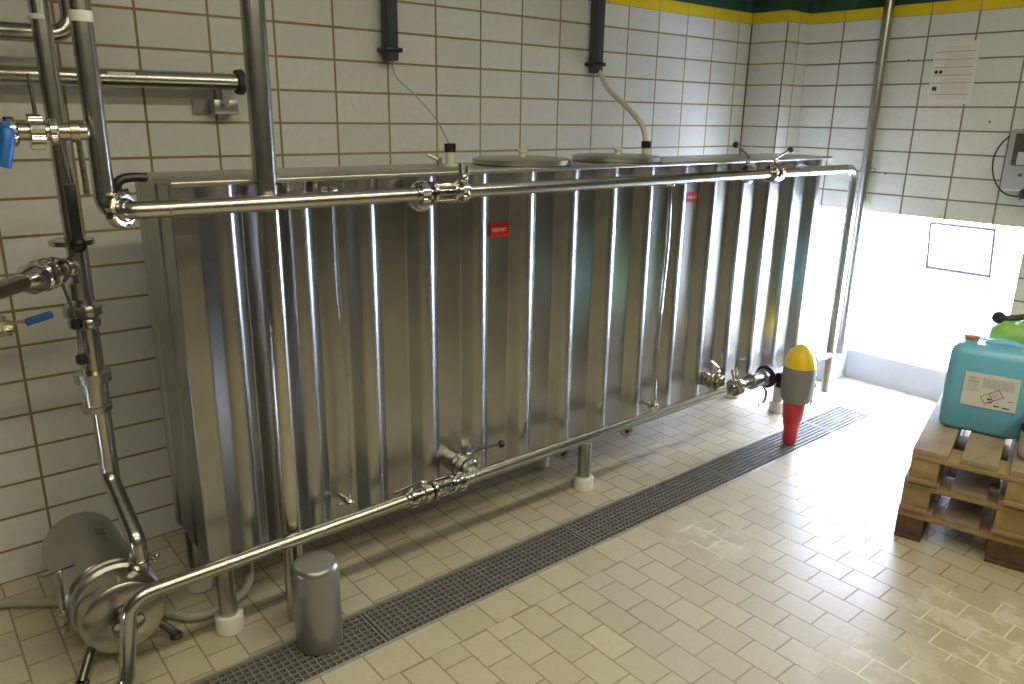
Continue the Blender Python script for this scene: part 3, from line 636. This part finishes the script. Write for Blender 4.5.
# ------------------------------------------------------------------ pump
ZPc = 0.160
t = thing('centrifugal_pump', 'stainless centrifugal pump lying on the floor left of the tank', 'pump', (-0.712, -0.5, 0))
q = MB(); q.lathe((-0.685, -0.165, ZPc), (0, -1, 0), [(0, 0.0), (0, 0.112), (0.006, 0.122), (0.40, 0.122), (0.404, 0.118)], 44)
mo = obj('motor_cover', q, MT['dull'], t)
q = MB()
for k, (dz, wdt) in enumerate(((0.0, 0.034), (-0.014, 0.026), (-0.028, 0.034), (-0.042, 0.03), (-0.06, 0.022), (-0.074, 0.03))):
    a = 0.32; nrm = V((math.sin(a), 0, math.cos(a))); tang = V((math.cos(a), 0, -math.sin(a))); o1 = V((-0.685, -0.33, ZPc)) + nrm * 0.1226 + Y * dz
    q.plate(o1, tang, Y, -wdt / 2, -0.0025, wdt / 2, 0.0025, 0.0015)
obj('embossed_print', q, MT['pipe'], mo, sharp=0)
q = MB(); q.lathe((-0.672, -0.570, ZPc), (0, -1, 0), [(0, 0.100), (0.002, 0.128), (0.018, 0.133), (0.026, 0.126), (0.032, 0.126), (0.034, 0.133), (0.052, 0.133), (0.06, 0.122)], 48)
obj('clamp_ring', q, MT['dull'], t)
q = MB(); q.lathe((-0.672, -0.632, ZPc), (0, -1, 0), [(0, 0.124), (0.075, 0.124), (0.092, 0.118), (0.100, 0.106), (0.104, 0.05), (0.106, 0.0)], 48)
obj('volute', q, MT['pipe'], t)
q = MB(); q.lathe((-0.672, -0.742, ZPc), (0, -1, 0), [(0, 0.034), (0.02, 0.034), (0.022, 0.046), (0.028, 0.048), (0.045, 0.046), (0.050, 0.036), (0.052, 0.02), (0.03, 0.018)], 28)
obj('inlet_union', q, MT['polish'], t)
q = MB(); q.cyl((-0.590, -0.624, ZPc + 0.02), (-0.588, -0.622, 0.268), 0.021); q.lathe((-0.588, -0.622, 0.262), Z, [(0, 0.022), (0.002, 0.036), (0.012, 0.039), (0.022, 0.036), (0.024, 0.024)], 24); q.box((-0.553, -0.630, 0.274), (0.020, 0.012, 0.026), None, 0.003); q.sphere((-0.542, -0.640, 0.286), 0.009)
obj('outlet_clamp', q, MT['polish'], t)
q = MB(); q.cyl((-0.820, -0.61, 0.18), (-0.812, -0.62, 0.330), 0.009, seg=12); q.cyl((-0.856, -0.625, 0.330), (-0.768, -0.615, 0.333), 0.007, seg=10); q.box((-0.820, -0.61, 0.165), (0.028, 0.03, 0.05), None, 0.005); q.box((-0.822, -0.612, 0.125), (0.024, 0.024, 0.03), None, 0.005)
obj('clamp_handle', q, MT['pipe'], t)
for a, b2 in (((-0.75, -0.66, 0.085), (-0.815, -0.745, 0.012)), ((-0.59, -0.66, 0.085), (-0.525, -0.69, 0.012)), ((-0.685, -0.26, 0.06), (-0.685, -0.20, 0.012))):
    q = MB(); q.tube([a, (V(a) + V(b2)) / 2 + V((0, 0, 0.006)), b2], 0.013, 12); q.lathe(V(b2) - Z * 0.012, Z, [(0, 0.020), (0.006, 0.021), (0.016, 0.016)], 16)
    obj('foot', q, MT['dark_foot'], t)
hp = smooth_path([(-1.25, -0.12, 0.024), (-0.98, -0.16, 0.024), (-0.86, -0.235, 0.024), (-0.78, -0.30, 0.026), (-0.66, -0.42, 0.024), (-0.53, -0.56, 0.024), (-0.45, -0.655, 0.024), (-0.345, -0.655, 0.024), (-0.262, -0.63, 0.05), (-0.235, -0.585, 0.11), (-0.262, -0.545, 0.165), (-0.30, -0.50, 0.19)], 7)
tag(obj('floor_hose', MB().tube(hp, 0.016, 12), MT['grey_hose'], origin=(-0.86, -0.235, 0)), 'greyish hose on the floor running behind the pump and looping by the tank leg', 'hose')

# ------------------------------------------------------------------ actuator
ax_, ay_ = 2.545, -1.068
t = thing('valve_actuator', 'grey actuator with a yellow dome and a red lower end over the drain', 'actuator', (ax_, ay_, 0.0))
obj('dome', MB().lathe((ax_, ay_, 0.434), Z, [(0, 0.081), (0.03, 0.077), (0.062, 0.066), (0.09, 0.048), (0.108, 0.030), (0.116, 0.016), (0.119, 0.0)], 36), MT['yellow'], t, label='yellow dome')
obj('housing', MB().lathe((ax_, ay_, 0.235), Z, [(0, 0.056), (0.008, 0.070), (0.03, 0.080), (0.10, 0.084), (0.18, 0.083), (0.199, 0.081)], 36), MT['gbody'], t)
obj('knurled_collar', MB().lathe((ax_ - 0.01, ay_, 0.130), Z, [(0, 0.044), (0.014, 0.052), (0.10, 0.058), (0.107, 0.054)], 48, lambda k: 0.965 if k % 2 else 1.0), MT['redp'], t, label='red knurled collar')
obj('lower_tube', MB().lathe((ax_ - 0.012, ay_, 0.003), Z, [(0, 0.030), (0.006, 0.036), (0.09, 0.039), (0.118, 0.046), (0.132, 0.046)], 32), MT['redp'], t, label='red tube end')
q = MB(); q.box((ax_ + 0.050, ay_ - 0.066, 0.392), (0.035, 0.006, 0.008), Matrix.Rotation(math.radians(40), 3, 'Z')); q.sphere((ax_ + 0.070, ay_ - 0.052, 0.33), 0.016, (1, 1, 1.3)); q.tube([(ax_ + 0.070, ay_ - 0.05, 0.32), (ax_ + 0.075, ay_ - 0.05, 0.26), (ax_ + 0.068, ay_ - 0.052, 0.222), (ax_ + 0.050, ay_ - 0.056, 0.222)], 0.006, 8)
obj('side_latch', q, MT['dial'], t)
q = MB(); q.span((ax_ - 0.02, ay_ + 0.07, 0.29), (ax_ + 0.02, YP - 0.056, 0.37))
obj('mounting_arm', q, MT['black'], t)

# ------------------------------------------------------------------ pallets and canisters
pd_ = V((0.258, -0.966, 0)).normalized(); pn = V((0.966, 0.258, 0))   # along the front, and away from the viewer
def pallet(base, lab, dark):
    t = thing('pallet', lab, 'pallet', base, 'stacked wooden pallets'); base = V(base)
    rot = Matrix((( pn.x, pd_.x, 0), (pn.y, pd_.y, 0), (0, 0, 1)))
    P = lambda a, c, z: base + pd_ * a + pn * c + Z * z
    def bx(a0, a1, c0, c1, z0, z1): return MB().box(P((a0 + a1) / 2, (c0 + c1) / 2, (z0 + z1) / 2), (c1 - c0, a1 - a0, z1 - z0), rot, 0.0025)
    L, Wd = 1.2, 0.8
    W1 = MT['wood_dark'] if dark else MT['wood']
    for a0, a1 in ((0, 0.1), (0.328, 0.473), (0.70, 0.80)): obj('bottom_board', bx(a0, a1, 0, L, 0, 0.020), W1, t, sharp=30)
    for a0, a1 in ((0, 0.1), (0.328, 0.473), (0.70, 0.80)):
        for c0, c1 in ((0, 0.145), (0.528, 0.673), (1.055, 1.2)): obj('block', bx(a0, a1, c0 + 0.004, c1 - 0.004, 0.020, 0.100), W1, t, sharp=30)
    for c0, c1 in ((0, 0.145), (0.528, 0.673), (1.055, 1.2)): obj('cross_board', bx(0, Wd, c0, c1, 0.100, 0.122), MT['wood'], t, sharp=30)
    for a0, a1 in ((0, 0.125), (0.166, 0.290), (0.328, 0.473), (0.51, 0.635), (0.675, 0.80)): obj('deck_board', bx(a0, a1, 0, L, 0.122, 0.144), MT['wood_deck'], t, sharp=30)
b0 = V((2.005, -1.872, 0))
pallet(b0 + pn * 0.018, 'bottom pallet of the stack at the right, with dark blocks', True)
pallet(b0 + V((-0.012, -0.010, 0.144)) + pn * 0.004, 'middle pallet of the stack at the right', False)
pallet(b0 + V((-0.045, -0.035, 0.288)), 'top pallet of the stack, under the turquoise canister', False)

def canister(base, ux, uy, wx, wy, h, lab, m, capm, cap_at=(-0.28, 0.0), name='canister', group=None):
    """blow moulded canister: rounded body, shouldered top, moulded handle, screw cap"""
    base = V(base); t = thing(name, lab, 'canister', base, group); R = []
    def ring(z, ix, r):
        hx, hy = wx / 2 - ix, wy / 2 - ix; out = []
        for cx, cy, a0 in ((1, 1, 0), (-1, 1, 90), (-1, -1, 180), (1, -1, 270)):
            for k in range(7):
                a = math.radians(a0 + 15 * k); out.append(base + ux * (cx * (hx - r) + r * math.cos(a)) + uy * (cy * (hy - r) + r * math.sin(a)) + Z * z)
        return out
    for z, ix, r in ((0, 0.022, 0.03), (0.008, 0.008, 0.04), (0.022, 0.0, 0.045), (h * .42, -0.002, 0.045), (h * .80, 0.0, 0.045), (h * .855, 0.006, 0.045), (h * .89, 0.022, 0.04), (h * .905, 0.05, 0.035), (h * .90, 0.062, 0.03)): R.append(ring(z, ix, r))
    obj('body', MB().rings(R), m, t, sharp=50)
    q = MB(); p = base + Z * (h * 0.895)
    q.tube(smooth_path([p - ux * wx * .10 - Z * .01, p - ux * wx * .06 - Z * .002, p + ux * wx * .08 + Z * .006, p + ux * wx * .24 + Z * .002, p + ux * wx * .31 - Z * .012], 6), 0.019, 14)
    obj('handle', q, m, t)
    c = base + ux * wx * cap_at[0] + uy * wy * cap_at[1] + Z * (h * 0.89)
    obj('screw_cap', MB().lathe(c, Z, [(0, 0.026), (0.012, 0.026), (0.014, 0.031), (0.020, 0.030), (0.022, 0.026)], 30, lambda k: 0.97 if k % 3 == 0 else 1), capm, t)
    return t
zc = 0.433
cw, cdp = 0.305, 0.235
can_c = V((2.275, -1.875, 0)) + pd_ * (cw / 2 - 0.012) + pn * (cdp / 2)
can_c.z = zc
can = canister(can_c, pd_, pn, cw, cdp, 0.405, 'turquoise canister with a hazard label on the pallet stack', MT['can'], MT['orange'], (-0.30, 0.05))
fo = can_c - pn * (cdp / 2 + 0.004); fu = Z
lf = obj('hazard_label', MB().plate(fo + fu * 0.125 - pd_ * 0.085, pd_, fu, 0, 0, 0.215, 0.150, 0.0012) if False else MB().plate(fo, pd_, fu, -0.082, 0.120, 0.112, 0.262, 0.0014), MT['paper'], can, sharp=0, label='white paper hazard label')
def ink(parent, nm, rects, m, o1, ux, uy):
    q = MB()
    for x0, y0, x1, y1 in rects: q.quad(o1, ux, uy, x0, y0, x1, y1)
    obj(nm, q, m, parent, sharp=0)
o1 = fo - pn * 0.0022 - pd_ * 0.082 + fu * 0.120
rr = random.Random(3); rows = []
for k in range(9):
    yy = 0.118 - k * 0.0085
    if k in (0, 2): rows.append((0.014, yy, 0.045 + 0.004 * k, yy + 0.004))
    elif k < 7:
        xx = 0.014
        while xx < 0.050: wv = rr.uniform(0.004, 0.012); rows.append((xx, yy, min(xx + wv, 0.055), yy + 0.0022)); xx += wv + 0.003
for k in range(7):
    yy = 0.122 - k * 0.006; xx = 0.066
    while xx < 0.172: wv = rr.uniform(0.005, 0.016); rows.append((xx, yy, min(xx + wv, 0.18), yy + 0.002)); xx += wv + 0.003
ink(lf, 'printed_text', rows, MT['ink'], o1, pd_, fu)
ink(lf, 'bold_text', [(0.118, 0.012, 0.128, 0.018), (0.130, 0.012, 0.136, 0.018), (0.146, 0.011, 0.172, 0.016), (0.166, 0.042, 0.171, 0.046), (0.174, 0.042, 0.179, 0.045)], MT['inkb'], o1, pd_, fu)
ar = math.radians(33); rx = pd_ * math.cos(ar) + fu * math.sin(ar); ry = -pd_ * math.sin(ar) + fu * math.cos(ar); oh = o1 + pd_ * 0.085 + fu * 0.016
hw, hh, lw_ = 0.074, 0.036, 0.0026
ink(lf, 'hazard_frame', [(0, 0, hw, lw_), (0, hh - lw_, hw, hh), (0, 0, lw_, hh), (hw - lw_, 0, hw, hh), (0.032, 0, 0.032 + lw_, hh), (0.040, 0.020, 0.062, 0.022), (0.040, 0.012, 0.055, 0.014)], MT['inkr'], oh, rx, ry)
ink(lf, 'hazard_symbol', [(0.008, 0.007, 0.026, 0.010), (0.009, 0.017, 0.013, 0.028), (0.012, 0.021, 0.022, 0.025), (0.018, 0.013, 0.021, 0.021)], MT['inkb'], oh, pd_ * math.cos(ar - .5) + fu * math.sin(ar - .5), -pd_ * math.sin(ar - .5) + fu * math.cos(ar - .5))
c2 = can_c + pn * 0.27 + pd_ * 0.10; c2.z = zc
canister(c2, pd_, pn, 0.285, 0.235, 0.455, 'lime green canister standing behind the turquoise one', MT['green'], MT['green'], (-0.31, 0.0))
c3 = can_c + pd_ * 0.232 - pn * 0.224; c3.z = zc
t = canister(c3, pn, -pd_, 0.20, 0.17, 0.17, 'low milky beige canister at the right picture edge beside the turquoise one', MT['beige'], MT['beige'], (0.28, 0.0))
q = MB(); q.lathe(c3 - pd_ * 0.07 - pn * 0.07 + Z * 0.150, -pn, [(0, 0.016), (0.03, 0.016), (0.032, 0.022), (0.06, 0.022), (0.062, 0.014)], 20)
obj('tap_cap', q, MT['black'], t, label='black tap cap')
hp0 = can_c + Z * 0.462 + pn * 0.06
t = thing('suction_lance', 'dark grey hose with a ring end lying over the canister tops', 'hose', hp0)
obj('lance_tube', MB().tube(smooth_path([hp0 - pd_ * 0.015, hp0 + pd_ * 0.04 + Z * 0.006, hp0 + pd_ * 0.09 + Z * 0.020, hp0 + pd_ * 0.14 + pn * 0.02 + Z * 0.022, hp0 + pd_ * 0.30 + pn * 0.04 + Z * 0.020], 6), 0.013, 12), MT['conduit'], t)
obj('ring_end', MB().lathe(hp0 - pd_ * 0.015 - pn * 0.012, pn, [(0, 0.010), (0, 0.024), (0.024, 0.024), (0.024, 0.010), (0, 0.010)], 22), MT['rubber'], t)

# ------------------------------------------------------------------ things on the right wall
xw = XR - 0.001
t = obj('safety_notice', MB().span((xw - 0.002, -1.262, 1.765), (xw, -1.030, 2.090)), MT['paper2'], origin=(xw, -1.146, 1.765), sharp=0)
tag(t, 'faded paper notice with red rules taped to the right wall', 'notice')
o1 = V((xw - 0.0026, -1.036, 1.765)); ux = V((0, -1, 0)); wn = 0.214
ink(t, 'red_rules', [(0.004, z, wn - 0.006, z + 0.004) for z in (0.272, 0.232, 0.192, 0.150, 0.110, 0.050)], MT['rule'], o1, ux, Z)
rows = []; rr = random.Random(5)
for z0, n, xa in ((0.290, 2, 0.05), (0.243, 3, 0.06), (0.200, 4, 0.06), (0.157, 4, 0.06), (0.118, 3, 0.05), (0.062, 6, 0.06), (0.030, 2, 0.04)):
    for k in range(n):
        xx = xa
        while xx < wn - 0.02: wv = rr.uniform(0.006, 0.02); rows.append((xx, z0 + k * 0.0078, min(xx + wv, wn - 0.012), z0 + k * 0.0078 + 0.003)); xx += wv + 0.004
ink(t, 'printed_text', rows, MT['pink'], o1, ux, Z)
q = MB()
for cx in (0.014, 0.038): q.lathe(o1 + ux * (cx + 0.006) + Z * 0.170, (-1, 0, 0), [(0, 0.010), (0.0006, 0.010)], 18)
q.plate(o1, ux, Z, 0.012, 0.072, 0.036, 0.094, 0.0006)
obj('symbols', q, MT['inkb'], t, sharp=0)

for y_, z_ in ((-0.893, 2.005), (-1.487, 1.975), (-1.372, 1.675), (-0.86, 1.37)):
    tag(obj('wall_plug', MB().lathe((xw + 0.001, y_, z_), (-1, 0, 0), [(0, 0.006), (0.002, 0.006), (0.003, 0.003)], 12), MT['boxd'], origin=(xw, y_, z_)), 'small dark plug in a hole of the right wall tiles', 'wall plug', 'drilled plugs in the right wall')
t = thing('dosing_unit', 'grey wall box with a round dial and a cable loop at the right picture edge', 'control box', (3.56, -1.61, 1.36))
obj('housing', MB().span((3.525, -1.740, 1.335), (XR, -1.490, 1.640), 0.012), MT['boxg'], t)
obj('dark_panel', MB().span((3.518, -1.726, 1.462), (3.526, -1.522, 1.622), 0.003), MT['boxd'], t)
obj('dial_plate', MB().span((3.512, -1.722, 1.466), (3.5185, -1.548, 1.530), 0.002), MT['dial'], t)
obj('dial', MB().lathe((3.5125, -1.585, 1.498), (-1, 0, 0), [(0, 0.028), (0.006, 0.028), (0.010, 0.024), (0.010, 0.010), (0.014, 0.008), (0.014, 0)], 30), MT['dial'], t)
obj('green_display', MB().span((3.514, -1.72, 1.560), (3.5185, -1.575, 1.600)), mat('green_display', (0.10, 0.17, 0.11), 0.3), t)
obj('button', MB().lathe((3.5145, -1.60, 1.580), (-1, 0, 0), [(0, 0.010), (0.006, 0.009)], 16), MT['black'], t)
obj('screw', MB().lathe((3.526, -1.575, 1.415), (-1, 0, 0), [(0, 0.009), (0.005, 0.009)], 14), MT['boxd'], t)
obj('bottom_plug', MB().lathe((3.56, -1.625, 1.345), (-0.15, -0.1, -1), [(0, 0.046), (0.03, 0.052), (0.055, 0.048), (0.062, 0.02)], 26), MT['black'], t, label='black plug')
cp = smooth_path([(3.57, -1.62, 1.638), (3.57, -1.55, 1.645), (3.57, -1.462, 1.590), (3.575, -1.420, 1.50), (3.575, -1.436, 1.395), (3.575, -1.50, 1.315), (3.57, -1.60, 1.300)], 8)
obj('cable', MB().tube(cp, 0.0042, 8), MT['black'], t, label='thin black cable loop')

bpy.data.objects['dosing_unit'].location.y -= 0.022
